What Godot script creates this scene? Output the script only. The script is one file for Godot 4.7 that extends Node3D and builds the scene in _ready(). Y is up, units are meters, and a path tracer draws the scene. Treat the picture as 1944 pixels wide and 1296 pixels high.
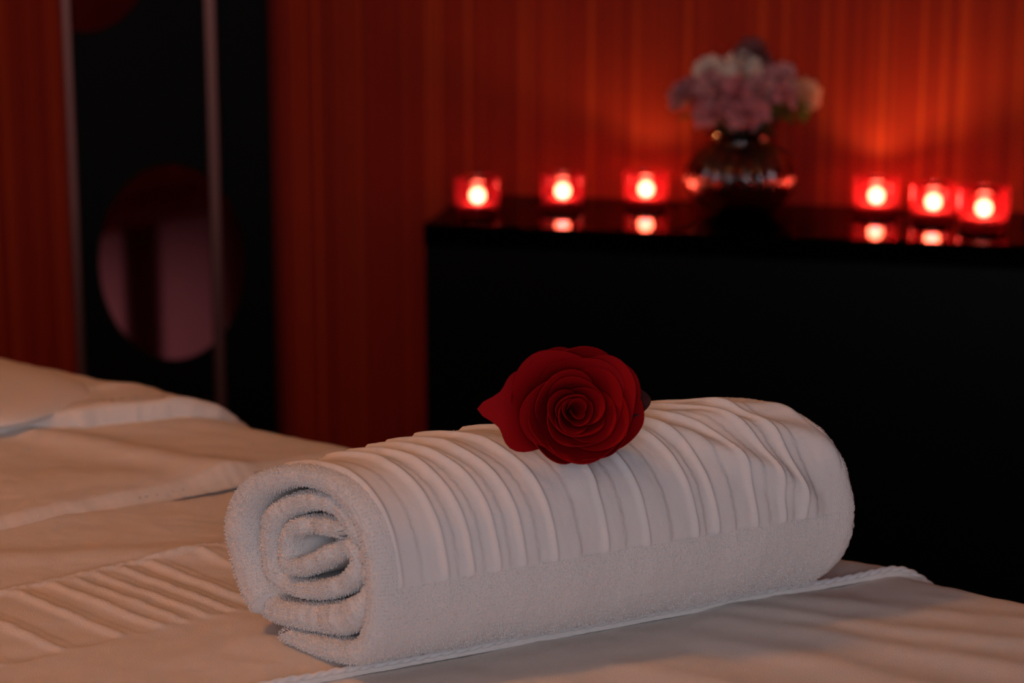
extends Node3D
# A dim spa room: rolled white towel with a red rose on a massage table, candles and a vase on a black console behind.
# World: metres, y up, the camera stands over the origin and looks along -z. The room's walls are turned 11.9 degrees.

const EYE := Vector3(0, 1.27, 0)
const BED_TOP := 0.75
const CONSOLE_TOP := 0.73
const ROOM_TURN := -0.2077                      # turn of the room about y
const ROOM_AT := Vector3(-0.121, 0, -3.075)     # front left foot of the console
const WALL_BACK := -0.27
const ROOM_LEFT := -1.9
const ROOM_RIGHT := 2.6
const ROOM_NEAR := 4.4
const ROOM_HIGH := 2.6
const SCREEN_W := 0.294

# massage table axes in the floor plane: along its far long edge, and across it towards the viewer
const TABLE_AT := Vector2(-0.121, -1.877)
const TABLE_ALONG := Vector2(0.809, 0.588)
const TABLE_ACROSS := Vector2(-0.588, 0.809)
const TABLE_W := 0.74
const TABLE_A0 := -1.0
const TABLE_A1 := 1.2
const TABLE_R := 0.045

var used := {}
var M := {}
var noise := FastNoiseLite.new()
var rng := RandomNumberGenerator.new()

# ------------------------------------------------------------------ helpers
func numbered(called: String) -> String:
	if not used.has(called):
		used[called] = 0
		return called
	used[called] += 1
	return "%s_%03d" % [called, used[called]]

func tag(o: Node, label := "", category := "", group := "", kind := ""):
	if label: o.set_meta("label", label)
	if category: o.set_meta("category", category)
	if group: o.set_meta("group", group)
	if kind: o.set_meta("kind", kind)
	return o

func thing(called: String, at: Vector3, label: String, category: String, group := "") -> Node3D:
	var o := Node3D.new()
	o.name = numbered(called)
	add_child(o)
	o.position = at
	tag(o, label, category, group)
	return o

func put(called: String, mesh: Mesh, m: Material, parent: Node = null) -> MeshInstance3D:
	var o := MeshInstance3D.new()
	o.name = numbered(called) if parent == null else called
	o.mesh = mesh
	o.material_override = m
	o.cast_shadow = GeometryInstance3D.SHADOW_CASTING_SETTING_ON
	if parent == null: add_child(o)
	else: parent.add_child(o, true)
	return o

func structure(called: String, mesh: Mesh, m: Material, label := "", category := "") -> MeshInstance3D:
	var o := put(called, mesh, m)
	tag(o, label, category, "", "structure")
	return o

func flat(v: Vector2, y: float) -> Vector3:
	return Vector3(v.x, y, v.y)

func room(x: float, y: float, z: float) -> Vector3:
	return ROOM_AT + Basis(Vector3.UP, ROOM_TURN) * Vector3(x, y, z)

func sm(a: float, b: float, x: float) -> float:
	return smoothstep(a, b, x)

func bell(x: float, s: float) -> float:
	var q := x / s
	return exp(-0.5 * q * q) if absf(q) < 4.0 else 0.0

# a grid of nu x nv points given row by row; normals follow the faces
func sheet(pts: PackedVector3Array, nu: int, nv: int, flip := false, close_u := false, close_v := false) -> Array:
	var normals := PackedVector3Array()
	normals.resize(pts.size())
	var index := PackedInt32Array()
	var cu := nu if close_u else nu - 1
	var cv := nv if close_v else nv - 1
	index.resize(cu * cv * 6)
	var k := 0
	for j in cv:
		var j2 := (j + 1) % nv
		for i in cu:
			var i2 := (i + 1) % nu
			var a := j * nu + i
			var b := j * nu + i2
			var c := j2 * nu + i2
			var d := j2 * nu + i
			if flip:
				var t := b
				b = d
				d = t
			var n := (pts[c] - pts[a]).cross(pts[b] - pts[d])
			normals[a] += n
			normals[b] += n
			normals[c] += n
			normals[d] += n
			index[k] = a
			index[k + 1] = b
			index[k + 2] = c
			index[k + 3] = a
			index[k + 4] = c
			index[k + 5] = d
			k += 6
	for i in normals.size():
		normals[i] = normals[i].normalized()
	var arr := []
	arr.resize(Mesh.ARRAY_MAX)
	arr[Mesh.ARRAY_VERTEX] = pts
	arr[Mesh.ARRAY_NORMAL] = normals
	arr[Mesh.ARRAY_INDEX] = index
	return arr

func meshed(arrs: Array) -> ArrayMesh:
	# joins several sheets into one surface
	var v := PackedVector3Array()
	var n := PackedVector3Array()
	var ix := PackedInt32Array()
	for a in arrs:
		var off := v.size()
		v.append_array(a[Mesh.ARRAY_VERTEX])
		n.append_array(a[Mesh.ARRAY_NORMAL])
		var src: PackedInt32Array = a[Mesh.ARRAY_INDEX]
		var moved := PackedInt32Array()
		moved.resize(src.size())
		for i in src.size():
			moved[i] = src[i] + off
		ix.append_array(moved)
	var arr := []
	arr.resize(Mesh.ARRAY_MAX)
	arr[Mesh.ARRAY_VERTEX] = v
	arr[Mesh.ARRAY_NORMAL] = n
	arr[Mesh.ARRAY_INDEX] = ix
	var m := ArrayMesh.new()
	m.add_surface_from_arrays(Mesh.PRIMITIVE_TRIANGLES, arr)
	return m

# profile of (radius, height) turned about y; ribs > 0 makes fluted walls
func lathe(profile: Array, n := 40, ribs := 0, depth := 0.0, flip := false) -> Array:
	var pts := PackedVector3Array()
	for p in profile:
		for i in n:
			var t := TAU * i / n
			var r: float = p.x
			if ribs > 0: r *= 1.0 + depth * (absf(cos(t * ribs * 0.5)) - 0.6) * p.z
			pts.append(Vector3(cos(t) * r, p.y, sin(t) * r))
	return sheet(pts, n, profile.size(), flip, true)

# box with chamfered edges, centred in x and z, standing on y = 0
func block(size: Vector3, ch := 0.003) -> ArrayMesh:
	var st := SurfaceTool.new()
	st.begin(Mesh.PRIMITIVE_TRIANGLES)
	st.set_smooth_group(-1)
	var h := size * 0.5
	var c := minf(ch, minf(h.x, minf(h.y, h.z)) * 0.9)
	var mid := Vector3(0, h.y, 0)
	for ax in 3:
		var a1 := (ax + 1) % 3
		var a2 := (ax + 2) % 3
		for s in [-1.0, 1.0]:
			var q := []
			for e in [[-1, -1], [1, -1], [1, 1], [-1, 1]]:
				var p := Vector3.ZERO
				p[ax] = s * h[ax]
				p[a1] = e[0] * (h[a1] - c)
				p[a2] = e[1] * (h[a2] - c)
				q.append(p)
			quad(st, q, mid)
	for ax in 3:   # chamfers along axis ax
		var a1 := (ax + 1) % 3
		var a2 := (ax + 2) % 3
		for s1 in [-1.0, 1.0]:
			for s2 in [-1.0, 1.0]:
				var q := []
				for e in [[-1, 0], [1, 0], [1, 1], [-1, 1]]:
					var p := Vector3.ZERO
					p[ax] = e[0] * (h[ax] - c)
					p[a1] = s1 * (h[a1] - (c if e[1] == 0 else 0.0))
					p[a2] = s2 * (h[a2] - (0.0 if e[1] == 0 else c))
					q.append(p)
				quad(st, q, mid)
	for sx in [-1.0, 1.0]:
		for sy in [-1.0, 1.0]:
			for sz in [-1.0, 1.0]:
				tri(st, Vector3(sx * h.x, sy * (h.y - c), sz * (h.z - c)), Vector3(sx * (h.x - c), sy * h.y, sz * (h.z - c)), Vector3(sx * (h.x - c), sy * (h.y - c), sz * h.z), mid)
	st.generate_normals()
	return st.commit()

func tri(st: SurfaceTool, a: Vector3, b: Vector3, c: Vector3, mid: Vector3):
	var out := (a + b + c) / 3.0
	if (c - a).cross(b - a).dot(out) < 0.0:
		var t := b
		b = c
		c = t
	for p in [a, b, c]:
		st.add_vertex(p + mid)

func quad(st: SurfaceTool, q: Array, mid: Vector3):
	tri(st, q[0], q[1], q[2], mid)
	tri(st, q[0], q[2], q[3], mid)

# a round tube along points, radius may vary
func tube(path: Array, radii: Array, n := 8) -> Array:
	var pts := PackedVector3Array()
	var last := Vector3.ZERO
	for i in path.size():
		var d: Vector3 = (path[mini(i + 1, path.size() - 1)] - path[maxi(i - 1, 0)]).normalized()
		var side := last
		if i == 0: side = d.cross(Vector3.UP if absf(d.y) < 0.9 else Vector3.RIGHT)
		side = (side - d * side.dot(d)).normalized()
		last = side
		var up := d.cross(side)
		for k in n:
			var t := TAU * k / n
			pts.append(path[i] + (side * cos(t) + up * sin(t)) * radii[mini(i, radii.size() - 1)])
	return sheet(pts, n, path.size(), true, true)

func smooth_path(p: Array, per: int) -> Array:
	# Catmull-Rom through points of any vector or number type
	var out := []
	for i in p.size() - 1:
		var p0 = p[maxi(i - 1, 0)]
		var p1 = p[i]
		var p2 = p[i + 1]
		var p3 = p[mini(i + 2, p.size() - 1)]
		for k in per:
			var t := float(k) / per
			out.append(0.5 * (p1 * 2.0 + (p2 - p0) * t + (p0 * 2.0 - p1 * 5.0 + p2 * 4.0 - p3) * t * t + (p1 * 3.0 - p0 - p2 * 3.0 + p3) * t * t * t))
	out.append(p[p.size() - 1])
	return out

# ------------------------------------------------------------------ materials
func plain(c: Color, rough := 0.8, metal := 0.0) -> StandardMaterial3D:
	var m := StandardMaterial3D.new()
	m.albedo_color = c
	m.roughness = rough
	m.metallic = metal
	return m

func noise_tex(freq: float, size := 512, fractal := 3, kind := FastNoiseLite.TYPE_SIMPLEX_SMOOTH, seed_ := 1) -> NoiseTexture2D:
	var n := FastNoiseLite.new()
	n.noise_type = kind
	n.frequency = freq
	n.seed = seed_
	n.fractal_octaves = fractal
	var t := NoiseTexture2D.new()
	t.width = size
	t.height = size
	t.seamless = true
	t.noise = n
	return t

func terry(c: Color, relief: float, scale := 14.0) -> StandardMaterial3D:
	var m := plain(c, 1.0)
	m.metallic_specular = 0.15
	m.uv1_triplanar = true
	m.uv1_scale = Vector3(scale, scale, scale)
	m.heightmap_enabled = true
	m.heightmap_texture = M.pile_noise
	m.heightmap_scale = relief
	m.rim_enabled = true
	m.rim = 0.35
	m.rim_tint = 0.5
	return m

func wallpaper() -> StandardMaterial3D:
	var r := RandomNumberGenerator.new()
	r.seed = 77
	var w := 1500
	var h := 256
	var im := Image.create(w, h, false, Image.FORMAT_RGB8)
	var cols := []
	cols.resize(w)
	var x := 0
	while x < w:
		var pick := r.randf()
		var wide := r.randi_range(2, 9)
		var c := Color(0.53, 0.125, 0.075)
		if pick < 0.22:
			c = Color(0.74, 0.29, 0.10)
			wide = r.randi_range(2, 6)
		elif pick < 0.42:
			c = Color(0.59, 0.165, 0.085)
		elif pick < 0.60:
			c = Color(0.46, 0.10, 0.07)
		c = c.lerp(Color(0.54, 0.15, 0.08), 0.4 + r.randf() * 0.4)
		for k in wide:
			if x + k < w: cols[x + k] = c
		x += wide
	for i in w:
		for j in h:
			var thread := 0.94 + 0.06 * r.randf() - (0.05 if j % 4 == 0 else 0.0)
			var c: Color = cols[i]
			im.set_pixel(i, j, Color(c.r * thread, c.g * thread, c.b * thread))
	var m := plain(Color.WHITE, 0.62)
	m.metallic_specular = 0.2
	m.albedo_texture = ImageTexture.create_from_image(im)
	m.uv1_triplanar = true
	m.uv1_scale = Vector3(0.7, 4.0, 0.7)
	m.uv1_triplanar_sharpness = 8.0
	return m

func make_materials():
	noise.seed = 5
	noise.frequency = 1.0
	rng.seed = 11
	M.pile_noise = noise_tex(0.13, 512, 2)
	M.towel = terry(Color(0.86, 0.845, 0.83), 0.06)
	M.pile = plain(Color(0.88, 0.865, 0.85), 1.0)
	M.pile.metallic_specular = 0.1
	M.weave = terry(Color(0.86, 0.845, 0.83), 0.02, 24.0)
	M.cover = terry(Color(0.87, 0.845, 0.815), 0.05)
	M.wallpaper = wallpaper()
	M.lacquer = plain(Color(0.012, 0.012, 0.012), 0.07)
	M.lacquer.metallic_specular = 0.115
	M.lacquer_dull = plain(Color(0.018, 0.017, 0.015), 0.42)
	M.lacquer_dull.metallic_specular = 0.22
	M.screen_black = plain(Color(0.022, 0.021, 0.018), 0.6)
	M.screen_black.metallic_specular = 0.2
	M.satin = plain(Color(0.44, 0.29, 0.26), 0.42, 0.9)
	M.mirror = plain(Color(0.66, 0.33, 0.33), 0.05, 1.0)
	M.ceiling = plain(Color(0.62, 0.55, 0.50), 0.9)
	M.floor = plain(Color(0.16, 0.075, 0.045), 0.5)
	M.floor.albedo_texture = noise_tex(0.02, 256, 4)
	M.floor.uv1_triplanar = true
	M.white_paint = plain(Color(0.8, 0.78, 0.75), 0.5)
	M.wood = plain(Color(0.70, 0.60, 0.52), 0.5)
	M.foam = plain(Color(0.75, 0.72, 0.68), 0.9)

# ------------------------------------------------------------------ camera and light
func set_view():
	var cam := Camera3D.new()
	cam.name = "camera"
	add_child(cam)
	cam.position = EYE
	cam.rotation_degrees = Vector3(-12.9, 0, 0)
	var lens := CameraAttributesPhysical.new()
	lens.frustum_focal_length = 80.74
	lens.frustum_focus_distance = 1.49
	lens.exposure_aperture = 6.4
	lens.frustum_near = 0.05
	lens.frustum_far = 50.0
	cam.attributes = lens
	cam.fov = 16.905
	cam.near = 0.05
	cam.far = 50.0
	cam.current = true
	var env := Environment.new()
	env.background_mode = Environment.BG_SKY
	var sky := Sky.new()
	var skym := ProceduralSkyMaterial.new()
	skym.sky_top_color = Color(0.45, 0.55, 0.75)
	skym.sky_horizon_color = Color(0.62, 0.68, 0.80)
	skym.ground_bottom_color = Color(0.2, 0.2, 0.22)
	skym.ground_horizon_color = Color(0.4, 0.42, 0.46)
	skym.energy_multiplier = 1.0
	sky.sky_material = skym
	env.sky = sky
	env.tonemap_mode = Environment.TONE_MAPPER_LINEAR
	env.tonemap_exposure = 1.0
	env.sdfgi_enabled = true
	env.ssao_enabled = true
	env.ssil_enabled = true
	var we := WorldEnvironment.new()
	we.name = "surroundings"
	we.environment = env
	add_child(we)
	# daylight that the window lets in, just inside its pane
	var day := AreaLight3D.new()
	day.name = "window_daylight"
	add_child(day)
	day.area_size = Vector2(1.15, 1.2)
	day.light_color = Color(0.93, 0.94, 1.0)
	day.light_energy = 2.55
	day.area_range = 9.0
	day.area_attenuation = 2.0
	day.shadow_enabled = true
	day.transform = Transform3D(Basis(Vector3.UP, ROOM_TURN), room(1.0, 1.55, ROOM_NEAR - 0.03))

# ------------------------------------------------------------------ room
func room_box(called: String, size: Vector3, x: float, y: float, z: float, m: Material, label: String, category: String) -> MeshInstance3D:
	var o := structure(called, block(size, 0.001), m, label, category)
	o.position = room(x, y, z)
	o.rotation.y = ROOM_TURN
	return o

func build_room():
	var w := ROOM_RIGHT - ROOM_LEFT
	var d := ROOM_NEAR - WALL_BACK
	var mx := (ROOM_RIGHT + ROOM_LEFT) * 0.5
	var mz := (ROOM_NEAR + WALL_BACK) * 0.5
	room_box("wall_back", Vector3(w + 0.2, ROOM_HIGH, 0.1), mx, 0, WALL_BACK - 0.05, M.wallpaper, "red and orange striped wallpaper wall behind the black console", "wall")
	room_box("wall_left", Vector3(0.1, ROOM_HIGH, d), ROOM_LEFT - 0.05, 0, mz, M.wallpaper, "red striped wallpaper wall at the head end of the massage table", "wall")
	room_box("wall_right", Vector3(0.1, ROOM_HIGH, d), ROOM_RIGHT + 0.05, 0, mz, M.wallpaper, "red striped wallpaper wall at the far end of the console", "wall")
	room_box("floor", Vector3(w + 0.2, 0.1, d + 0.2), mx, -0.1, mz, M.floor, "dark brown floor under the massage table", "floor")
	room_box("ceiling", Vector3(w + 0.2, 0.1, d + 0.2), mx, ROOM_HIGH, mz, M.ceiling, "pale plain ceiling above the room", "ceiling")
	# near wall with a window opening
	var wx := 1.0
	var wh := 1.2
	var ww := 1.15
	var wy := 0.95
	var z := ROOM_NEAR + 0.05
	room_box("wall_near", Vector3(wx - ww / 2 - ROOM_LEFT + 0.1, ROOM_HIGH, 0.1), (wx - ww / 2 + ROOM_LEFT - 0.1) / 2, 0, z, M.wallpaper, "red striped wallpaper wall on one side of the window", "wall")
	var nw := get_node("wall_near")
	for p in [["side", Vector3(ROOM_RIGHT + 0.1 - wx - ww / 2, ROOM_HIGH, 0.1), (ROOM_RIGHT + 0.1 + wx + ww / 2) / 2, 0.0], ["under", Vector3(ww, wy, 0.1), wx, 0.0], ["over", Vector3(ww, ROOM_HIGH - wy - wh, 0.1), wx, wy + wh]]:
		var o := put("wall_section", block(p[1], 0.001), M.wallpaper, nw)
		o.position = nw.transform.affine_inverse() * room(p[2], p[3], z)
	var win := thing("window_1", room(wx, wy, z), "window with white frame and bluish daylight", "window")
	win.rotation.y = ROOM_TURN
	tag(win, "", "", "", "structure")
	for s in [-1, 1]:
		var o := put("window_frame", block(Vector3(0.05, wh, 0.08), 0.004), M.white_paint, win)
		o.position = Vector3(s * (ww / 2 - 0.025), 0, 0)
		var t := put("window_frame", block(Vector3(ww - 0.1, 0.05, 0.08), 0.004), M.white_paint, win)
		t.position = Vector3(0, 0.0 if s < 0 else wh - 0.05, 0)
	var glass := plain(Color(0.9, 0.95, 1.0, 0.06), 0.02)
	glass.transparency = BaseMaterial3D.TRANSPARENCY_ALPHA
	var pane := put("window_pane", block(Vector3(ww - 0.1, wh - 0.1, 0.006), 0.001), glass, win)
	pane.position = Vector3(0, 0.05, 0)
	for s in [["baseboard_back", Vector3(w, 0.09, 0.015), mx, WALL_BACK + 0.0075]]:
		room_box(s[0], s[1], s[2], 0, s[3], M.lacquer_dull, "dark baseboard along the striped wall", "baseboard")

func build_lamps():
	# two warm pendant lamps outside the picture: over the head end of the table, and behind the viewer
	pendant(Vector3(-1.05, 2.2, -1.25), 0.36, "warm glowing pendant lamp hanging over the head end of the table")
	pendant(Vector3(-1.0, 1.95, 0.75), 0.16, "warm glowing pendant lamp hanging behind the viewer")

func pendant(at: Vector3, energy: float, label: String):
	var t := thing("pendant_lamp", at, label, "lamp", "pendant lamps")
	var sh := plain(Color(0.85, 0.7, 0.5), 0.9)
	sh.emission_enabled = true
	sh.emission = Color(1.0, 0.66, 0.36)
	sh.emission_energy_multiplier = 6.0 * energy
	put("lamp_shade", meshed([lathe([Vector3(0.13, 0, 0), Vector3(0.145, 0.05, 0), Vector3(0.13, 0.12, 0), Vector3(0.05, 0.18, 0), Vector3(0.012, 0.19, 0), Vector3(0.012, 0.186, 0), Vector3(0.05, 0.176, 0), Vector3(0.127, 0.118, 0), Vector3(0.142, 0.05, 0), Vector3(0.127, 0, 0)], 48)]), sh, t)
	put("cord", meshed([lathe([Vector3(0.004, 0.19, 0), Vector3(0.004, ROOM_HIGH - at.y, 0)], 10)]), M.lacquer_dull, t)
	var l := OmniLight3D.new()
	l.name = "lamp_light"
	l.light_color = Color(1.0, 0.70, 0.42)
	l.light_energy = energy
	l.light_size = 0.08
	l.omni_range = 9.0
	l.omni_attenuation = 2.0
	l.shadow_enabled = true
	t.add_child(l)
	l.position = Vector3(0, 0.07, 0)

# ------------------------------------------------------------------ black console, candles, vase
func build_console():
	var t := thing("console", room(0, 0, 0), "long glossy black lacquered console against the striped wall", "console")
	t.rotation.y = ROOM_TURN
	var length := 2.1
	var deep := 0.262
	var top := put("top", block(Vector3(length, 0.03, deep), 0.002), M.lacquer, t)
	top.position = Vector3(length / 2, CONSOLE_TOP - 0.03, -deep / 2)
	var body := put("body", block(Vector3(length - 0.006, CONSOLE_TOP - 0.09, deep - 0.020), 0.002), M.lacquer_dull, t)
	body.position = Vector3(length / 2, 0.06, -deep / 2 - 0.0095)
	var foot := put("plinth", block(Vector3(length - 0.06, 0.06, deep - 0.06), 0.002), M.lacquer_dull, t)
	foot.position = Vector3(length / 2, 0, -deep / 2 - 0.02)
	var front := put("front_panel", block(Vector3(length - 0.004, CONSOLE_TOP - 0.090, 0.018), 0.0015), M.lacquer_dull, t)
	front.position = Vector3(length / 2, 0.060, -0.0095)

func flame_mesh(s: float) -> ArrayMesh:
	var prof := []
	for p in [[0.0002, 0.0], [0.0026, 0.0012], [0.0040, 0.0035], [0.0038, 0.0058], [0.0025, 0.0085], [0.0011, 0.0108], [0.0002, 0.0122]]:
		prof.append(Vector3(p[0] * s, p[1] * s, 0))
	return meshed([lathe(smooth_path(prof, 3), 14)])

func build_candles():
	var red := plain(Color(0.90, 0.48, 0.60, 0.0), 0.02)
	red.transparency = BaseMaterial3D.TRANSPARENCY_ALPHA
	red.refraction_enabled = true
	red.refraction_scale = 0.05
	red.backlight_enabled = true
	red.backlight = Color(0.37, 0.07, 0.11)
	var wax := plain(Color(0.80, 0.30, 0.30), 0.5)
	var cup := plain(Color(0.10, 0.09, 0.09), 0.45, 0.6)
	var wick := plain(Color(0.05, 0.04, 0.03), 0.9)
	var fire := plain(Color(1.0, 0.8, 0.5), 1.0)
	fire.emission_enabled = true
	fire.emission = Color(1.0, 0.80, 0.64)
	fire.emission_energy_multiplier = 80.0
	var glass_outer := [Vector3(0.001, 0, 0), Vector3(0.026, 0, 0), Vector3(0.0285, 0.002, 0), Vector3(0.030, 0.012, 0), Vector3(0.0312, 0.047, 0), Vector3(0.0311, 0.0492, 0), Vector3(0.0303, 0.0503, 0), Vector3(0.0294, 0.0500, 0), Vector3(0.0288, 0.0485, 0), Vector3(0.0276, 0.012, 0), Vector3(0.0265, 0.0055, 0), Vector3(0.024, 0.004, 0), Vector3(0.001, 0.004, 0)]
	var spots := [
		[0.055, -0.092, 1.0, 0.2, "red glass candle at the corner end of the console, first of three beside the vase"],
		[0.163, -0.158, 0.98, 0.25, "red glass candle in the middle of the three before the vase"],
		[0.275, -0.199, 0.98, 0.75, "red glass candle standing next to the round vase"],
		[0.597, -0.205, 1.0, 1.15, "red glass candle standing apart from the pair at the far end"],
		[0.676, -0.168, 1.0, 1.0, "red glass candle partly hidden behind the largest pale candle glass"],
		[0.744, -0.115, 1.10, 0.9, "largest and palest red glass candle, at the very end of the row"]]
	for c in spots:
		var s: float = c[2]
		var t := thing("candle", room(c[0], CONSOLE_TOP, c[1]), c[4], "candle", "lit votive candles on the black console")
		t.scale = Vector3(s, s, s)
		put("glass_holder", meshed([lathe(glass_outer, 56)]), red, t)
		var tin := put("tealight_cup", meshed([lathe([Vector3(0.001, 0.0042, 0), Vector3(0.0205, 0.0042, 0), Vector3(0.0212, 0.005, 0), Vector3(0.0216, 0.0155, 0), Vector3(0.0210, 0.0157, 0), Vector3(0.0206, 0.0145, 0)], 40)]), cup, t)
		put("wax", meshed([lathe([Vector3(0.0207, 0.0142, 0), Vector3(0.017, 0.0138, 0), Vector3(0.006, 0.0136, 0), Vector3(0.001, 0.0135, 0)], 40, 0, 0, true)]), wax, tin)
		put("wick", meshed([tube([Vector3(0, 0.0135, 0), Vector3(0.0003, 0.017, 0), Vector3(0.001, 0.0195, 0)], [0.0007], 6)]), wick, tin)
		var f := put("flame", flame_mesh(1.0), fire, t)
		f.position = Vector3(0.0003, 0.0178, 0)
		var l := OmniLight3D.new()
		l.name = "flame_light"
		l.light_color = Color(1.0, 0.74, 0.42)
		l.light_energy = 0.020 * float(c[3])
		l.light_size = 0.011
		l.omni_range = 6.0
		l.omni_attenuation = 2.0
		l.shadow_enabled = true
		t.add_child(l)
		l.position = Vector3(0.0003, 0.0255, 0)

func build_vase() -> Vector3:
	var at := room(0.412, CONSOLE_TOP, -0.165)
	var t := thing("vase", at, "round ribbed glass vase holding pink flowers on the black console", "vase")
	var glass := plain(Color(0.62, 0.56, 0.52, 0.0), 0.02)
	glass.transparency = BaseMaterial3D.TRANSPARENCY_ALPHA
	glass.refraction_enabled = true
	glass.refraction_scale = 0.08
	var outer := [Vector3(0.001, 0.0, 0), Vector3(0.030, 0.0, 0), Vector3(0.040, 0.003, 0.3), Vector3(0.056, 0.014, 0.8), Vector3(0.069, 0.031, 1), Vector3(0.0745, 0.050, 1), Vector3(0.072, 0.069, 1), Vector3(0.062, 0.085, 1), Vector3(0.049, 0.095, 0.8), Vector3(0.042, 0.101, 0.4), Vector3(0.0405, 0.107, 0.1), Vector3(0.043, 0.114, 0), Vector3(0.0455, 0.1165, 0)]
	var op := smooth_path(outer, 4)
	var prof := op.duplicate()
	for i in range(op.size() - 1, 10, -1):
		var p: Vector3 = op[i]
		prof.append(Vector3(maxf(p.x - 0.0032, 0.001), maxf(p.y, 0.006) + (0.001 if i == op.size() - 1 else 0.0), p.z * 0.2))
	prof.append(Vector3(0.001, 0.007, 0))
	put("body", meshed([lathe(prof, 320, 20, 0.085)]), glass, t)
	return at

func flower_head(r: float, seed_: int, petals: int) -> ArrayMesh:
	var g := RandomNumberGenerator.new()
	g.seed = seed_
	var arrs := []
	for i in petals:
		var f := (i + 0.5) / petals
		var el := acos(1.0 - 1.30 * f) + g.randf_range(-0.2, 0.2)     # from the top down past the equator
		var az := i * 2.39996 + g.randf() * 0.6
		var out := Vector3(sin(el) * cos(az), cos(el), sin(el) * sin(az))
		var side := out.cross(Vector3.UP if absf(out.y) < 0.95 else Vector3.RIGHT).normalized().rotated(out, g.randf() * 2.5)
		var up := side.cross(out)
		var pts := PackedVector3Array()
		var wv := g.randf() * TAU
		var reach := r * g.randf_range(0.70, 1.25)
		for v in 5:
			for u in 8:
				var a := (u / 7.0 - 0.5) * 2.0
				var q := v / 4.0
				var rad := reach * (0.25 + 0.75 * q) * (1.0 - 0.10 * a * a + 0.06 * sin(a * 7.0 + wv))
				pts.append(out * rad + side * a * r * (0.10 + 0.46 * q) + up * (r * 0.24 * q * q * sin(a * 4.0 + wv) + r * 0.25 * q * q))
		arrs.append(sheet(pts, 8, 5))
	return meshed(arrs)

func build_bouquet(at: Vector3):
	var lilac := [Color(0.66, 0.43, 0.46), Color(0.84, 0.52, 0.54), Color(0.90, 0.84, 0.78), Color(0.46, 0.27, 0.28), Color(0.92, 0.70, 0.56), Color(0.80, 0.57, 0.57)]
	var mats := []
	for c in lilac:
		var m := plain(c, 0.85)
		m.backlight_enabled = true
		m.backlight = Color(c.r * 0.5, c.g * 0.4, c.b * 0.45)
		mats.append(m)
	var green := plain(Color(0.30, 0.33, 0.10), 0.7)
	green.backlight_enabled = true
	green.backlight = Color(0.20, 0.20, 0.04)
	var stemm := plain(Color(0.16, 0.22, 0.08), 0.7)
	# [sideways, height over the vase rim, towards the viewer, radius, colour]
	var heads := [
		[-0.078, 0.055, 0.010, 0.021, 0, "lilac blossom lowest on the outer side of the bouquet, above the candles"],
		[-0.047, 0.090, 0.000, 0.018, 2, "pale blossom high in the bouquet on the candles' side"],
		[-0.044, 0.068, 0.018, 0.021, 5, "mauve blossom between the lowest lilac and the middle pink ones"],
		[-0.044, 0.030, 0.022, 0.020, 1, "pink blossom low over the vase neck, nearest the three candles"],
		[-0.003, 0.094, 0.004, 0.021, 2, "white blossom near the top of the bouquet"],
		[0.017, 0.109, -0.014, 0.021, 3, "dark mauve blossom at the very top of the bouquet"],
		[-0.014, 0.062, 0.030, 0.019, 1, "pink blossom in the centre of the bouquet"],
		[0.004, 0.034, 0.032, 0.021, 1, "pink blossom low in the middle, just over the vase neck"],
		[0.018, 0.066, 0.022, 0.019, 5, "pale mauve blossom just right of the bouquet centre"],
		[0.053, 0.082, 0.000, 0.018, 5, "mauve blossom on the upper slope towards the peach one"],
		[0.060, 0.062, 0.014, 0.015, 1, "small pink blossom beside the peach one"],
		[0.086, 0.058, 0.006, 0.018, 4, "peach blossom sticking out farthest from the bouquet"]]
	var rim := at + Vector3(0, 0.117, 0)
	var i := 0
	for h in heads:
		var p: Vector3 = rim + Vector3(h[0] * 0.94, h[1] * 0.92 - 0.006, h[2])
		var t := thing("flower", p, h[5], "flower", "flowers in the ribbed vase")
		var lean := Vector3(h[0] * 6.0, 0.75, h[2] * 6.0 + 0.1).normalized()
		var b := put("blossom", flower_head(h[3] * 1.22, 40 + i, 24), mats[h[4]], t)
		b.basis = Basis(Quaternion(Vector3.UP, lean))
		var neck: Vector3 = at + Vector3(h[0] * 0.22, 0.112, h[2] * 0.3) - p
		var foot: Vector3 = at + Vector3(-h[0] * 0.3, 0.012, -h[2] * 0.3) - p
		put("stem", meshed([tube(smooth_path([-lean * 0.004, (neck - lean * 0.02) * 0.5, neck, foot], 6), [0.0016], 6)]), stemm, t)
		i += 1
	# leafy sprigs
	var sprigs := [[0.075, 0.040, 0.012, 0.062, "leafy green sprig under the peach blossom"], [0.052, 0.022, 0.026, 0.050, "leafy green sprig hanging over the vase neck below the small pink blossom"], [-0.040, 0.004, 0.020, 0.045, "dark leafy sprig over the vase neck below the pink blossoms"], [-0.082, 0.022, 0.006, 0.045, "dark leafy sprig under the lowest lilac blossom"], [0.100, 0.030, -0.004, 0.05, "thin leafy sprig drooping farthest to the side of the vase"]]
	for s in sprigs:
		var p: Vector3 = at + Vector3(s[0] * 0.22, 0.114, s[2] * 0.3)
		var t := thing("leafy_sprig", p, s[4], "sprig", "green sprigs in the ribbed vase")
		var tip: Vector3 = rim + Vector3(s[0], s[1], s[2]) - p
		var path := smooth_path([Vector3(-s[0] * 0.3, -0.09, 0), Vector3.ZERO, tip * 0.5 + Vector3(0, 0.008, 0), tip], 6)
		put("stem", meshed([tube(path, [0.0011], 5)]), stemm, t)
		for k in 8:
			var q: Vector3 = path[6 + k * 12 / 8]
			var dir := Vector3(rng.randf_range(-1, 1), rng.randf_range(-0.3, 0.9), rng.randf_range(-0.6, 1)).normalized()
			put("leaf", leaf_mesh(dir, 0.026 + rng.randf() * 0.012), green, t).position = q

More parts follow.
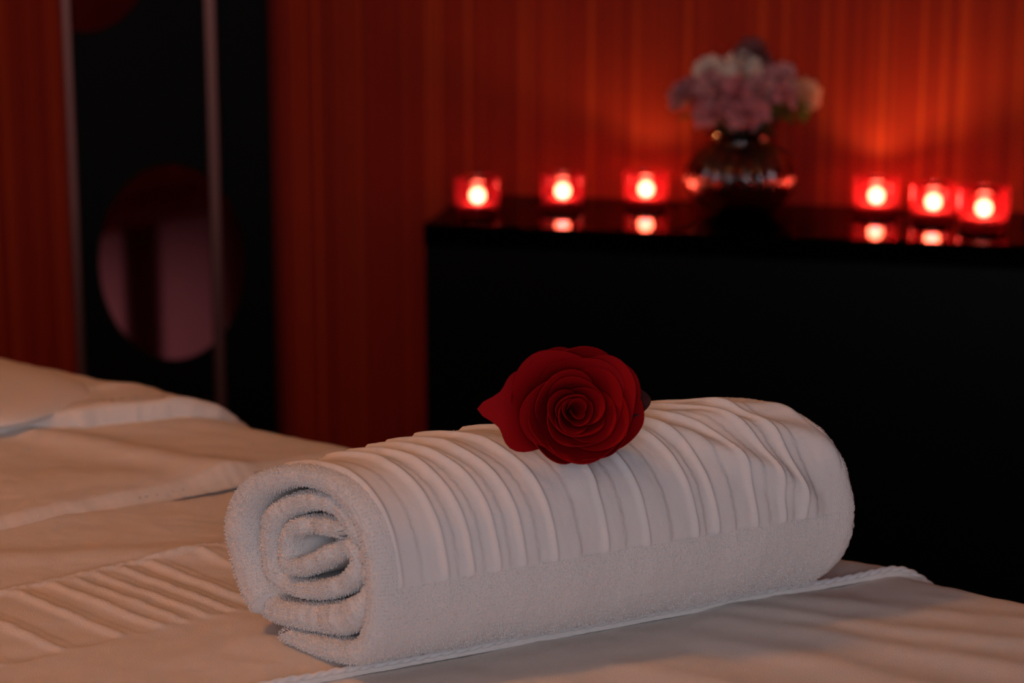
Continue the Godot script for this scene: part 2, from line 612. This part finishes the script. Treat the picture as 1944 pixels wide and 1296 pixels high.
func leaf_mesh(dir: Vector3, length: float) -> ArrayMesh:
	var side := dir.cross(Vector3.UP).normalized()
	var up := side.cross(dir)
	var pts := PackedVector3Array()
	for v in 7:
		var q := v / 6.0
		var wd := length * 0.26 * sin(PI * pow(q, 0.8)) + 0.0002
		for u in 3:
			pts.append(dir * length * q + side * (u - 1) * wd + up * (0.15 * length * (q * (1.0 - q)) + absf(u - 1.0) * wd * 0.35))
	return meshed([sheet(pts, 3, 7)])

# ------------------------------------------------------------------ black screen with round mirrors
func build_screen():
	var turn := deg_to_rad(9.2)
	var at := Vector3(-0.355, 0, -3.359)
	var t := thing("folding_screen", at, "tall black lacquered screen with oval pink mirrors and satin edge strips", "screen")
	t.rotation.y = turn
	var high := 2.1
	var wide := SCREEN_W
	var p := put("panel", block(Vector3(wide, high, 0.022), 0.002), M.screen_black, t)
	p.position = Vector3(-wide / 2, 0, -0.011)
	var e := put("edge_strip", block(Vector3(0.013, high, 0.030), 0.002), M.satin, t)
	e.position = Vector3(-wide + 0.0065, 0, -0.007)
	var s := put("edge_strip", block(Vector3(0.0165, high, 0.012), 0.002), M.satin, t)
	s.position = Vector3(-0.084, 0, 0.012)
	for d in [[-0.149, 0.626], [-0.262, 1.113], [-0.149, 1.60]]:
		var m := put("oval_mirror", disc(0.107, 0.1475, -wide + 0.0135 - d[0], 0.0045), M.mirror, t)
		m.position = Vector3(d[0], d[1], 0.0002)

# thin disc in the xy plane, cut off where x < cut
func disc(rx: float, ry: float, cut: float, thick: float) -> ArrayMesh:
	var pts := []
	var n := 72
	for i in n:
		var a := TAU * i / n
		pts.append(Vector2(maxf(cos(a) * rx, cut), sin(a) * ry))
	var v := PackedVector3Array()
	for ring in [[1.0, 0.0], [1.0, thick - 0.0012], [0.992, thick]]:
		for q in pts: v.append(Vector3(q.x * ring[0], q.y * ring[0], ring[1]))
	var face := PackedVector3Array()
	for q in pts: face.append(Vector3(q.x * 0.992, q.y * 0.992, thick))
	for q in pts: face.append(Vector3(0, 0, thick))
	return meshed([sheet(v, n, 3, true, true), sheet(face, n, 2, true, true)])

# ------------------------------------------------------------------ massage table and its towels
# a point of cloth laid over the table: a along, b across from the far edge; it bends down past the long edges
func on_table(a: float, b: float, h: float) -> Vector3:
	var y := BED_TOP
	var bb := b
	var n := Vector2(0, 1)          # (across, up)
	var r := TABLE_R
	if b < r:
		var s := r - b
		var ang := minf(s / r, PI / 2)
		bb = r - r * sin(ang)
		y = BED_TOP - r * (1.0 - cos(ang)) - maxf(0.0, s - r * PI / 2)
		n = Vector2(-sin(ang), cos(ang))
	elif b > TABLE_W - r:
		var s := b - TABLE_W + r
		var ang := minf(s / r, PI / 2)
		bb = TABLE_W - r + r * sin(ang)
		y = BED_TOP - r * (1.0 - cos(ang)) - maxf(0.0, s - r * PI / 2)
		n = Vector2(sin(ang), cos(ang))
	var p := TABLE_AT + TABLE_ALONG * a + TABLE_ACROSS * (bb + n.x * h)
	return Vector3(p.x, y + n.y * h, p.y)

func table_ab(p: Vector2) -> Vector2:
	var d := p - TABLE_AT
	return Vector2(d.dot(TABLE_ALONG), d.dot(TABLE_ACROSS))

func swell(p: Vector2) -> float:      # soft unevenness of the padding under all cloths
	return 0.0020 * noise.get_noise_2d(p.x * 7.0, p.y * 7.0) + 0.0007 * noise.get_noise_2d(p.x * 26.0 + 9.0, p.y * 26.0)

func fold_line(p: Vector2, a: Vector2, b: Vector2, s: float, amp: float) -> float:
	# a soft ridge from a to b that fades at both ends
	var d := b - a
	var t := (p - a).dot(d) / d.length_squared()
	if t < -0.1 or t > 1.1: return 0.0
	var off := (p - a).dot(Vector2(-d.y, d.x).normalized())
	return amp * bell(off + 0.004 * sin(t * 7.0), s) * sm(-0.1, 0.2, t) * (1.0 - sm(0.75, 1.1, t))

func cover_height(p: Vector2) -> float:
	var h := swell(p)
	if p.x > 0.05 and p.y > -1.7:
		h += fold_line(p, Vector2(0.10, -1.49), Vector2(0.42, -1.385), 0.008, 0.0021)
		h += fold_line(p, Vector2(0.12, -1.462), Vector2(0.40, -1.33), 0.009, 0.0019)
		h += fold_line(p, Vector2(0.12, -1.42), Vector2(0.38, -1.26), 0.010, 0.0021)
		h += fold_line(p, Vector2(0.16, -1.50), Vector2(0.45, -1.43), 0.008, 0.0017)
		h += fold_line(p, Vector2(0.05, -1.38), Vector2(0.32, -1.22), 0.010, 0.0017)
	return h

func dobby(p: Vector2) -> float:
	# raised cords of the woven border on the bath towel
	var up := (p - Vector2(-0.351, -1.498)).dot(Vector2(0.59, 0.807))
	var lo := (p - Vector2(-0.291, -1.381)).dot(Vector2(0.59, 0.807))
	var inside := sm(-0.001, 0.004, up) * (1.0 - sm(-0.004, 0.001, lo))
	if inside <= 0.0: return 0.0025 * bell(up + 0.003, 0.003) * (0.4 + 0.6 * noise.get_noise_2d(p.x * 160.0, p.y * 160.0))
	var c := 0.7071 * (p.x - p.y) + 0.0015 * noise.get_noise_2d(p.x * 30.0, p.y * 30.0)
	var h := -0.0014
	for k in [0.690, 0.735, 0.778, 0.820, 0.8485, 0.8647, 0.882, 0.901, 0.923, 0.962, 0.985, 1.01, 1.05, 1.09, 1.12]:
		h += 0.0030 * bell(c - k, 0.0028)
		var e: float = c - k - 0.004
		h += 0.0010 * sm(-0.001, 0.001, e) * (1.0 - sm(0.006, 0.009, e))
	return h * inside

func towel_height(p: Vector2) -> float:
	var h := swell(p) + dobby(p)
	h += fold_line(p, Vector2(-0.45, -1.56), Vector2(-0.15, -1.60), 0.012, 0.003)
	return h

func upper_height(p: Vector2) -> float:
	var h := swell(p) * 1.3
	h += fold_line(p, Vector2(-0.50, -1.945), Vector2(-0.13, -1.72), 0.014, 0.006)
	h += fold_line(p, Vector2(-0.42, -1.72), Vector2(-0.20, -1.80), 0.02, 0.002)
	return h

# cloth with its front edge on a line (origin o, direction t); m points away from the edge
func cloth(o: Vector2, t: Vector2, from: float, to: float, deep: float, base: float, thick: float, step: float, height: Callable, ragged := 0.0, soft := 0.0) -> Array:
	var m := Vector2(t.y, -t.x)
	var nu := int((to - from) / step) + 1
	var nj := int(deep / step) + 1
	var pts := PackedVector3Array()
	for j in range(-5, nj):
		for i in nu:
			var u := from + i * step
			var jj := maxf(0.0, j * step)
			var h := thick
			if j < 0:
				var ang := (-j) / 5.0 * PI * 0.5
				jj = thick * 0.5 * (1.0 - sin(ang)) - 0.0
				h = thick * cos(ang)
			elif jj < thick: jj += thick * 0.5
			if soft > 0.0 and j >= 0: h = thick * (0.12 + 0.88 * sm(0.0, soft, jj))
			elif soft > 0.0: h *= 0.12
			var wob := ragged * noise.get_noise_2d(u * 140.0, 3.0) + ragged * 1.5 * noise.get_noise_2d(u * 20.0, 8.0)
			var p := o + t * u + m * (jj + wob)
			var ab := table_ab(p)
			h += float(height.call(p)) * clampf(h / thick, 0.0, 1.0)
			pts.append(on_table(ab.x, clampf(ab.y, -0.2, TABLE_W + 0.1), base + h))
	return sheet(pts, nu, nj + 5, false)

func build_table():
	var t := thing("massage_table", flat(TABLE_AT, 0), "padded massage table covered with a white terry sheet", "massage table")
	var inv := t.transform.affine_inverse()
	# fitted terry cover
	var step := 0.004
	var na := int((TABLE_A1 - TABLE_A0) / step) + 1
	var nb := int((TABLE_W + 0.56) / step) + 1
	var pts := PackedVector3Array()
	for j in nb:
		for i in na:
			var a := TABLE_A0 + i * step
			var b := -0.28 + j * step
			var p := TABLE_AT + TABLE_ALONG * a + TABLE_ACROSS * b
			pts.append(inv * on_table(a, b, cover_height(p) - 0.004))
	put("fitted_cover", meshed([sheet(pts, na, nb, true)]), M.cover, t)
	var along := Basis(Vector3.UP, -atan2(TABLE_ALONG.y, TABLE_ALONG.x))
	var mid := TABLE_AT + TABLE_ALONG * ((TABLE_A0 + TABLE_A1) / 2) + TABLE_ACROSS * (TABLE_W / 2)
	var pad := put("padding", block(Vector3(TABLE_A1 - TABLE_A0 - 0.002, 0.085, TABLE_W - 0.012), 0.038), M.foam, t)
	pad.transform = inv * Transform3D(along, flat(mid, BED_TOP - 0.096))
	var fr := put("frame", block(Vector3(TABLE_A1 - TABLE_A0 - 0.1, 0.06, TABLE_W - 0.1), 0.004), M.wood, t)
	fr.transform = inv * Transform3D(along, flat(mid, BED_TOP - 0.157))
	for sa in [-0.18, 0.72]:
		for sb in [-1, 1]:
			var q: Vector2 = TABLE_AT + TABLE_ALONG * sa + TABLE_ACROSS * (TABLE_W / 2 + sb * (TABLE_W / 2 - 0.09))
			var leg := put("leg", block(Vector3(0.06, BED_TOP - 0.157, 0.06), 0.005), M.wood, t)
			leg.transform = inv * Transform3D(along, flat(q, 0))

func build_towels():
	# bath towel across the table, under the roll; corded hem at its front edge
	var t1 := Vector2(cos(deg_to_rad(-27.8)), sin(deg_to_rad(-27.8)))
	var o1 := Vector2(-0.14, -1.33)
	var bt := thing("bath_towel", flat(o1, BED_TOP), "white bath towel with corded hem and ribbed border lying under the roll", "towel")
	var inv := bt.transform.affine_inverse()
	var a1 := cloth(o1, t1, -0.42, 0.74, 0.40, -0.004, 0.0045, 0.0022, towel_height, 0.0006)
	var b := put("cloth", meshed([a1]), M.cover, bt)
	b.transform = inv
	# twisted hem cord
	var pts := PackedVector3Array()
	var nn := 1100
	var m1 := Vector2(t1.y, -t1.x)
	for i in nn:
		var u := -0.40 + i * 0.001
		var p := o1 + t1 * u + m1 * (0.0012 + 0.0010 * noise.get_noise_2d(u * 20.0, 8.0))
		var ab := table_ab(p)
		var c := on_table(ab.x, clampf(ab.y, -0.2, TABLE_W + 0.1), 0.0012 + swell(p))
		var c2p := p + t1 * 0.01
		var ab2 := table_ab(c2p)
		var d := (on_table(ab2.x, clampf(ab2.y, -0.2, TABLE_W + 0.1), 0.0012) - on_table(ab.x, clampf(ab.y, -0.2, TABLE_W + 0.1), 0.0012)).normalized()
		var side := d.cross(Vector3.UP).normalized()
		var up := side.cross(d)
		for k in 14:
			var an := TAU * k / 14
			var r := 0.0022 * (0.68 + 0.42 * absf(cos(an - u * 330.0)))
			pts.append(c + (side * cos(an) + up * sin(an)) * r)
	var hem := put("corded_hem", meshed([sheet(pts, 14, nn, true, true)]), M.weave, bt)
	hem.transform = inv
	# second towel behind, its hem faces the viewer
	var t2 := Vector2(cos(deg_to_rad(-37.8)), sin(deg_to_rad(-37.8)))
	var o2 := Vector2(-0.381, -1.632)
	var bt2 := thing("bath_towel", flat(o2, BED_TOP), "smooth white bath towel spread between the ribbed towel and the folded blanket", "towel")
	var c2 := put("cloth", meshed([cloth(o2, t2, -0.50, 0.52, 0.42, -0.0015, 0.0080, 0.003, upper_height, 0.0016, 0.022)]), M.cover, bt2)
	c2.transform = bt2.transform.affine_inverse()
	# folded blanket at the head end
	var t3 := Vector2(cos(deg_to_rad(-21.0)), sin(deg_to_rad(-21.0)))
	var o3 := Vector2(-0.436, -1.885)
	var fb := thing("folded_blanket", flat(o3, BED_TOP), "thick folded white blanket lying across the head end of the table", "blanket")
	var c3 := put("cloth", meshed([cloth(o3, t3, -0.74, 0.40, 0.30, 0.005, 0.017, 0.004, func(p): return 2.2 * swell(p) + fold_line(p, Vector2(-0.5, -1.96), Vector2(-0.25, -2.03), 0.01, 0.002), 0.002)]), M.cover, fb)
	c3.transform = fb.transform.affine_inverse()
	# head cushion
	var hc := thing("head_cushion", flat(Vector2(-0.535, -2.0), BED_TOP + 0.0185), "low white cushion on the folded blanket at the head end", "cushion")
	var q := PackedVector3Array()
	for j in 25:
		var v := PI * j / 24.0
		for i in 48:
			var u := TAU * i / 48.0
			var sx := signf(cos(u)) * pow(absf(cos(u)), 0.7)
			var sz := signf(sin(u)) * pow(absf(sin(u)), 0.7)
			var sv := sin(v)
			q.append(Vector3(sx * sv * 0.17, 0.020 * maxf(cos(v), -0.1), sz * sv * 0.10))
	var cu := put("cover", meshed([sheet(q, 48, 25, true, true)]), M.cover, hc)
	cu.rotation.y = deg_to_rad(-30)

# ------------------------------------------------------------------ rolled towel
const ROLL_AT := Vector3(-0.1096, 0.7505, -1.3579)
const ROLL_W := Vector3(-0.69, 0, -0.724)       # across the near end
const ROLL_AXIS := Vector3(0.882, 0, -0.471)
const ROLL_L := 0.325

func roll_point(c: Vector2, u: float) -> Vector3:
	var g := sm(0.0, 0.12, u)
	var kx := 1.0 + 0.10 * g
	var ky := 1.0 + 0.055 * g
	var a := (c.x - 0.03) * kx + 0.03
	return ROLL_AT + ROLL_W * a + Vector3.UP * (c.y * ky + 0.001) + ROLL_AXIS * (u - 0.27 * a * clampf(u / ROLL_L, 0.0, 1.0))

# one loop of pile: root, direction, length
func pile_at(p: Vector3, n: Vector3, length: float, into: PackedFloat32Array):
	var d := (n.normalized() + Vector3(rng.randf_range(-0.8, 0.8), rng.randf_range(-0.8, 0.8), rng.randf_range(-0.8, 0.8))).normalized()
	var b := Basis(Quaternion(Vector3.UP, d)).scaled(Vector3.ONE * length * rng.randf_range(0.7, 1.25))
	into.append_array(PackedFloat32Array([b.x.x, b.y.x, b.z.x, p.x, b.x.y, b.y.y, b.z.y, p.y, b.x.z, b.y.z, b.z.z, p.z]))

func put_pile(called: String, buf: PackedFloat32Array, m: Material, parent: Node3D) -> MultiMeshInstance3D:
	var mm := MultiMesh.new()
	mm.transform_format = MultiMesh.TRANSFORM_3D
	mm.mesh = meshed([tube([Vector3(0, -0.2, 0), Vector3(0, 0.35, 0.04), Vector3(0, 0.8, 0.16), Vector3(0, 1.0, 0.30)], [0.24, 0.24, 0.18, 0.05], 4)])
	mm.instance_count = buf.size() / 12
	mm.buffer = buf
	var o := MultiMeshInstance3D.new()
	o.name = called
	o.multimesh = mm
	o.material_override = m
	parent.add_child(o, true)
	o.set_meta("kind", "stuff")
	return o

const RIBS := [0.0093, 0.0378, 0.0539, 0.0704, 0.0865, 0.1073, 0.1423, 0.1707, 0.2063, 0.2218, 0.2498, 0.271, 0.2864]

func build_roll():
	# centre line of the rolled cloth across the near end, outermost flap first: x, y, half thickness
	var key := [
		[0.0530, 0.0056, 0.0050], [0.0277, 0.0066, 0.0062], [0.0006, 0.0090, 0.0076], [-0.0193, 0.0134, 0.0078], [-0.0325, 0.0250, 0.0072], [-0.0400, 0.0428, 0.0074], [-0.0412, 0.0583, 0.0072], [-0.0396, 0.0734, 0.0070], [-0.0330, 0.0930, 0.0070], [-0.0190, 0.1085, 0.0068], [0.0043, 0.1172, 0.0066], [0.0362, 0.1150, 0.0066], [0.0680, 0.1040, 0.0080], [0.0885, 0.0890, 0.0105], [0.0978, 0.0735, 0.0120], [0.0980, 0.0568, 0.0122], [0.0928, 0.0418, 0.0118], [0.0838, 0.0277, 0.0110], [0.0730, 0.0185, 0.0095], [0.0577, 0.0185, 0.0082], [0.0342, 0.0222, 0.0092], [0.0068, 0.0278, 0.0105], [-0.0150, 0.0372, 0.0100], [-0.0262, 0.0510, 0.0062], [-0.0285, 0.0645, 0.0052], [-0.0262, 0.0774, 0.0052], [-0.0154, 0.0922, 0.0054], [0.0015, 0.1019, 0.0056], [0.0214, 0.1019, 0.0060], [0.0436, 0.0950, 0.0066], [0.0610, 0.0838, 0.0072], [0.0685, 0.0682, 0.0074], [0.0690, 0.0540, 0.0072], [0.0635, 0.0425, 0.0066], [0.0491, 0.0382, 0.0060], [0.0266, 0.0418, 0.0060], [0.0029, 0.0500, 0.0062], [-0.0120, 0.0600, 0.0056], [-0.0175, 0.0695, 0.0050], [-0.0130, 0.0780, 0.0050], [-0.0035, 0.0775, 0.0054], [0.0191, 0.0640, 0.0060], [0.0400, 0.0535, 0.0058], [0.0500, 0.0545, 0.0054], [0.0525, 0.0625, 0.0054], [0.0495, 0.0735, 0.0054], [0.0390, 0.0813, 0.0056], [0.0168, 0.0865, 0.0060], [-0.0054, 0.0885, 0.0050]]
	var ks := []
	for k in key: ks.append(Vector3(k[0], k[1], k[2]))
	var raw := smooth_path(ks, 24)
	# even spacing
	var line := []
	var step := 0.0012
	var acc := 0.0
	line.append(raw[0])
	for i in range(1, raw.size()):
		var d := Vector2(raw[i].x - raw[i - 1].x, raw[i].y - raw[i - 1].y).length()
		acc += d
		if acc >= step:
			line.append(raw[i])
			acc -= step
	var n := line.size()
	var norm := []
	for i in n:
		var p: Vector3 = line[mini(i + 2, n - 1)]
		var q: Vector3 = line[maxi(i - 2, 0)]
		var d := Vector2(p.x - q.x, p.y - q.y).normalized()
		norm.append(Vector2(-d.y, d.x))     # to the outside of the spiral
	# where the outer wrap ends (goes under) and where the ribbed border begins and ends
	var s_out := 0
	var s_hem := 0
	for i in n:
		if i > 60 and s_hem == 0 and line[i].y > 0.060: s_hem = i
		if s_hem > 0 and i > s_hem + 120 and s_out == 0 and line[i].y < 0.020: s_out = i
	var s_band := s_hem + int(0.13 / step)
	var roll := thing("rolled_towel", ROLL_AT, "rolled white terry towel with ribbed border lying on the massage table", "towel")
	var inv := roll.transform.affine_inverse()
	# u stations of the outer face
	var us := []
	var u := 0.0
	while u < ROLL_L:
		us.append(u)
		u += 0.00085
	us.append(ROLL_L)
	var nu := us.size()
	var outer := func(i0: int, i1: int, banded: bool) -> Array:
		var pts := PackedVector3Array()
		for i in range(i0, i1 + 1):
			var c: Vector3 = line[i]
			var nn: Vector2 = norm[i]
			var sh := (i - s_hem) * step
			for uu in us:
				var h := 0.0
				var wav := noise.get_noise_2d(uu * 14.0, sh * 9.0)
				h += 0.0016 * wav * sm(0.0, 0.03, uu)
				if banded:
					# deeper pleats over the top of the roll
					var shift: float = 0.010 * sm(0.03, 0.12, sh) * noise.get_noise_2d(uu * 9.0 + 4.0, sh * 8.0)
					var x: float = uu + shift
					var lift := 1.0 + 1.3 * sm(0.02, 0.09, sh)
					var e := -0.0010
					for k in RIBS.size():
						var r0: float = RIBS[k]
						if x > r0 - 0.006 and x < r0 + 0.06:
							var r1: float = RIBS[k + 1] if k + 1 < RIBS.size() else 0.305
							e += 0.0011 * lift * bell(x - r0, 0.0012 * (1.0 + 0.5 * sm(0.02, 0.09, sh)))
							var wd := (r1 - r0) * 0.5
							e += 0.0010 * sm(r0 - 0.0014, r0 + 0.001, x) * (1.0 - sm(r0 + wd - 0.0022, r0 + wd + 0.0022, x + 0.0014 * noise.get_noise_2d(uu * 300.0, sh * 300.0)))
					var edge := sm(0.0, 0.0012, sh + 0.0006 * noise.get_noise_2d(uu * 300.0, 4.0)) * (1.0 - sm(0.127, 0.13, sh))
					h += e * edge
					h += fold_line(Vector2(uu, sh), Vector2(0.13, 0.035), Vector2(0.155, 0.085), 0.006, 0.004)
					h += fold_line(Vector2(uu, sh), Vector2(0.30, 0.0), Vector2(0.215, 0.075), 0.006, 0.0045)
					h += fold_line(Vector2(uu, sh), Vector2(0.325, 0.03), Vector2(0.25, 0.085), 0.007, 0.0045)
					h += fold_line(Vector2(uu, sh), Vector2(0.33, 0.06), Vector2(0.27, 0.10), 0.006, 0.0035)
				else:
					h += 0.00025 * noise.get_noise_2d(uu * 420.0, sh * 420.0)
				# shoulders at both ends
				var q: float = minf(uu, ROLL_L - uu)
				var rr := 0.007
				if q < rr:
					var z := 1.0 - q / rr
					h -= rr * 0.55 * (1.0 - sqrt(maxf(0.0, 1.0 - z * z)))
				var cc := Vector2(c.x, c.y) + nn * (c.z + h)
				cc.y = maxf(cc.y, -0.0005)
				pts.append(inv * roll_point(cc, uu))
		return sheet(pts, nu, i1 - i0 + 1, true)
	put("outer_wrap", meshed([outer.call(0, s_hem, false), outer.call(s_band, s_out, false)]), M.towel, roll)
	put("ribbed_border", meshed([outer.call(s_hem, s_band, true)]), M.weave, roll)
	# the coil: rounded fold of every turn at both ends, and the inner faces
	var coil := []
	var tufts := PackedFloat32Array()
	for far in [false, true]:
		var pts := PackedVector3Array()
		var nf := 29
		for i in n:
			var c: Vector3 = line[i]
			var nn: Vector2 = norm[i]
			var rec := 0.003 + 0.004 * noise.get_noise_1d(i * 0.045) + 0.003 * noise.get_noise_1d(i * 0.012 + 50.0)
			if i < s_out: rec = 0.0012 * noise.get_noise_1d(i * 0.05)
			var deep := minf(c.z * 0.95, 0.0068)
			for k in nf + 4:
				var d := 0.0
				var uu := 0.0
				var rr := 0.0
				if k < 2:
					d = c.z
					uu = 0.07 * (2 - k) / 2.0 + 0.007
				elif k >= nf + 2:
					d = -c.z
					uu = 0.07 * (k - nf - 1) / 2.0 + 0.007
				else:
					var an := PI * (k - 2) / (nf - 1.0)
					d = c.z * signf(cos(an)) * pow(absf(cos(an)), 0.72)
					rr = sin(an)
					uu = 0.007 - (deep + 0.007) * pow(rr, 0.8) * 0.9
					uu += 0.0011 * noise.get_noise_2d(i * 0.8, k * 0.45) * rr
					if not far and i % 2 == 0: pile_at(roll_point(Vector2(c.x, c.y) + nn * d, uu + rec), ROLL_W * nn.x * cos(an) + Vector3.UP * nn.y * cos(an) - ROLL_AXIS * rr, 0.0013, tufts)
					uu += 0.0006 * sin(d * 2700.0 + 2.5 * noise.get_noise_1d(i * 0.12) + 1.5 * noise.get_noise_1d(i * 0.5)) * rr
					d += 0.0006 * noise.get_noise_2d(i * 1.3, k * 1.1 + 30.0)
				if i < s_out and k < 2:
					d -= 0.0035
				var w := uu + (0.0 if uu > 0.03 else rec)
				if far: w = ROLL_L - w
				# the start and the end of the strip are closed by narrowing it
				var tip := minf(1.0, sqrt(minf(i, n - 1 - i) / 5.0 + 0.002))
				var cc := Vector2(c.x, c.y) + nn * d * tip
				cc.y = maxf(cc.y, -0.0005)
				pts.append(inv * roll_point(cc, w))
		coil.append(sheet(pts, nf + 4, n, not far))
	put("coil_edge", meshed(coil), M.towel, roll)
	# loose loops over the plain front and the shoulders
	for q in 70000:
		var i := rng.randi_range(0, s_hem) if rng.randf() < 0.6 else rng.randi_range(s_band, s_out)
		var uu := rng.randf() * ROLL_L
		var c: Vector3 = line[i]
		var nn: Vector2 = norm[i]
		var edge := minf(uu, ROLL_L - uu)
		if edge < 0.004: continue
		var cc := Vector2(c.x, c.y) + nn * (c.z - 0.0002 + 0.0016 * noise.get_noise_2d(uu * 14.0, (i - s_hem) * step * 9.0) * sm(0.0, 0.03, uu))
		if cc.y < 0.004: continue
		pile_at(roll_point(cc, uu), ROLL_W * nn.x + Vector3.UP * nn.y, 0.0010, tufts)
	var fuzz := put_pile("terry_pile", tufts, M.pile, roll)
	fuzz.transform = inv

# ------------------------------------------------------------------ rose
func petal(r: float, half: float, top: float, flare: float, roll_lip: float, point: float, twist: float, wave: float, seed_: float) -> ArrayMesh:
	var nu := 23
	var nv := 20
	var front := PackedVector3Array()
	for v in nv:
		var q := v / (nv - 1.0)
		for k in nu:
			var p := (k / (nu - 1.0) - 0.5) * 2.0
			# outline: the blade narrows to its base and its top edge is rounded, with a small point
			var wide := half * (0.45 + 0.55 * sm(0.0, 0.45, q))
			var edge := 1.0 - 0.12 * p * p - 0.34 * pow(absf(p), 5.0) + point * exp(-p * p * 26.0)
			var t := q * edge
			var ang := p * wide
			var rad := r * (0.30 + 0.75 * pow(sin(minf(t, 1.0) * PI * 0.5), 0.8)) * (1.0 + twist * p)
			var y := top * t
			var lip := maxf(0.0, t - (1.0 - flare))
			rad += lip * lip * roll_lip * (1.0 + 0.25 * sin(p * 3.0 + seed_))
			y -= lip * lip * roll_lip * 0.55
			rad += wave * sin(p * 4.0 + seed_) * t * t
			y += wave * 0.8 * cos(p * 5.0 + seed_ * 2.0) * t * t
			front.append(Vector3(sin(ang) * rad, y, cos(ang) * rad))
	var a := sheet(front, nu, nv, false)
	# thickness: a second skin behind the first
	var nrm: PackedVector3Array = a[Mesh.ARRAY_NORMAL]
	var back := PackedVector3Array()
	for i in front.size():
		back.append(front[i] - nrm[i] * 0.0005)
	var rimp := PackedVector3Array()
	var ring := []
	for k in nu: ring.append((nv - 1) * nu + k)
	for v in range(nv - 1, -1, -1): ring.append(v * nu + nu - 1)
	for i in ring: rimp.append(front[i])
	for i in ring: rimp.append(back[i])
	return meshed([a, sheet(back, nu, nv, true), sheet(rimp, ring.size(), 2, false)])

func build_rose():
	var red := plain(Color(0.55, 0.0, 0.028), 0.75)
	red.metallic_specular = 0.25
	red.rim_enabled = true
	red.rim = 0.5
	red.rim_tint = 1.0
	red.backlight_enabled = true
	red.backlight = Color(0.30, 0.0, 0.01)
	var old := plain(Color(0.24, 0.03, 0.035), 0.9)
	var green := plain(Color(0.10, 0.17, 0.06), 0.7)
	var face := Vector3(0.10, 0.24, 0.95).normalized()       # where the bloom looks
	var at := Vector3(0.0398, 0.9085, -1.385)
	var t := thing("rose", at, "deep red rose bloom lying on top of the rolled towel", "rose")
	var xa := Vector3.UP.cross(face).normalized()
	var za := xa.cross(face)
	t.basis = Basis(xa, face, za * 0.93)          # local y is the bloom axis, local -z is up in the picture
	var count := 22
	for i in count:
		var f := i / (count - 1.0)
		var r := 0.0030 + 0.0310 * pow(f, 0.95)
		var top := 0.041 - 0.003 * f - 0.005 * exp(-f * f * 40.0) + 0.0015 * sin(i * 1.7)
		var half := lerpf(2.2, 1.05, pow(f, 0.6))
		var az := i * 2.39996 + 0.4 * sin(i * 2.1)
		var pressed := maxf(0.0, cos(az)) * f           # petals underneath are pressed by the towel
		r *= 1.0 - 0.12 * pressed
		var o := put("petal", petal(r, half, top, lerpf(0.28, 0.42, f), lerpf(0.022, 0.050, f) * (1.0 - 0.75 * pressed), 0.02 * f, lerpf(0.22, 0.10, f), lerpf(0.0006, 0.0013, f), i * 1.3), red, t)
		o.basis = Basis(Vector3.UP, az)
		o.position = Vector3(0, -0.030, 0)
	# open guard petals: [angle in the picture plane, radius, top, reach, point]
	for g in [[-1.62, 0.0355, 0.040, 0.075, 0.26], [-2.45, 0.036, 0.039, 0.035, 0.04], [-0.85, 0.0325, 0.039, 0.004, 0.0], [0.55, 0.0325, 0.037, 0.004, 0.07], [1.35, 0.0355, 0.035, 0.020, 0.02], [2.2, 0.036, 0.037, 0.025, 0.02], [3.05, 0.036, 0.038, 0.025, 0.02]]:
		var o := put("petal", petal(g[1], 0.90, g[2], 0.42, g[3], g[4], 0.04, 0.0012, g[0]), red, t)
		o.basis = Basis(Vector3.UP, g[0])
		o.position = Vector3(0, -0.034, 0)
	var w := put("withered_petal", petal(0.0345, 0.40, 0.026, 0.5, 0.012, 0.02, 0.1, 0.003, 2.0), old, t)
	w.basis = Basis(Vector3.UP, 1.72)
	w.position = Vector3(0.0055, -0.028, 0)
	w.set_meta("label", "dark withered petal on the side of the rose")
	put("hip", meshed([lathe([Vector3(0.001, -0.040, 0), Vector3(0.006, -0.038, 0), Vector3(0.009, -0.031, 0), Vector3(0.010, -0.026, 0)], 16)]), green, t)
	put("stem", meshed([tube([Vector3(0, -0.038, 0), Vector3(0.002, -0.055, -0.002), Vector3(0.006, -0.075, -0.006)], [0.0028], 10)]), green, t)
	for k in 5:
		put("sepal", leaf_mesh(Vector3(cos(k * 1.2566), 0.5, sin(k * 1.2566)).normalized(), 0.022), green, t).position = Vector3(0, -0.032, 0)

# ------------------------------------------------------------------
func _ready():
	make_materials()
	set_view()
	build_room()
	build_table()
	build_console()
	build_screen()
	build_lamps()
	build_towels()
	build_roll()
	build_rose()
	build_candles()
	var v := build_vase()
	build_bouquet(v)
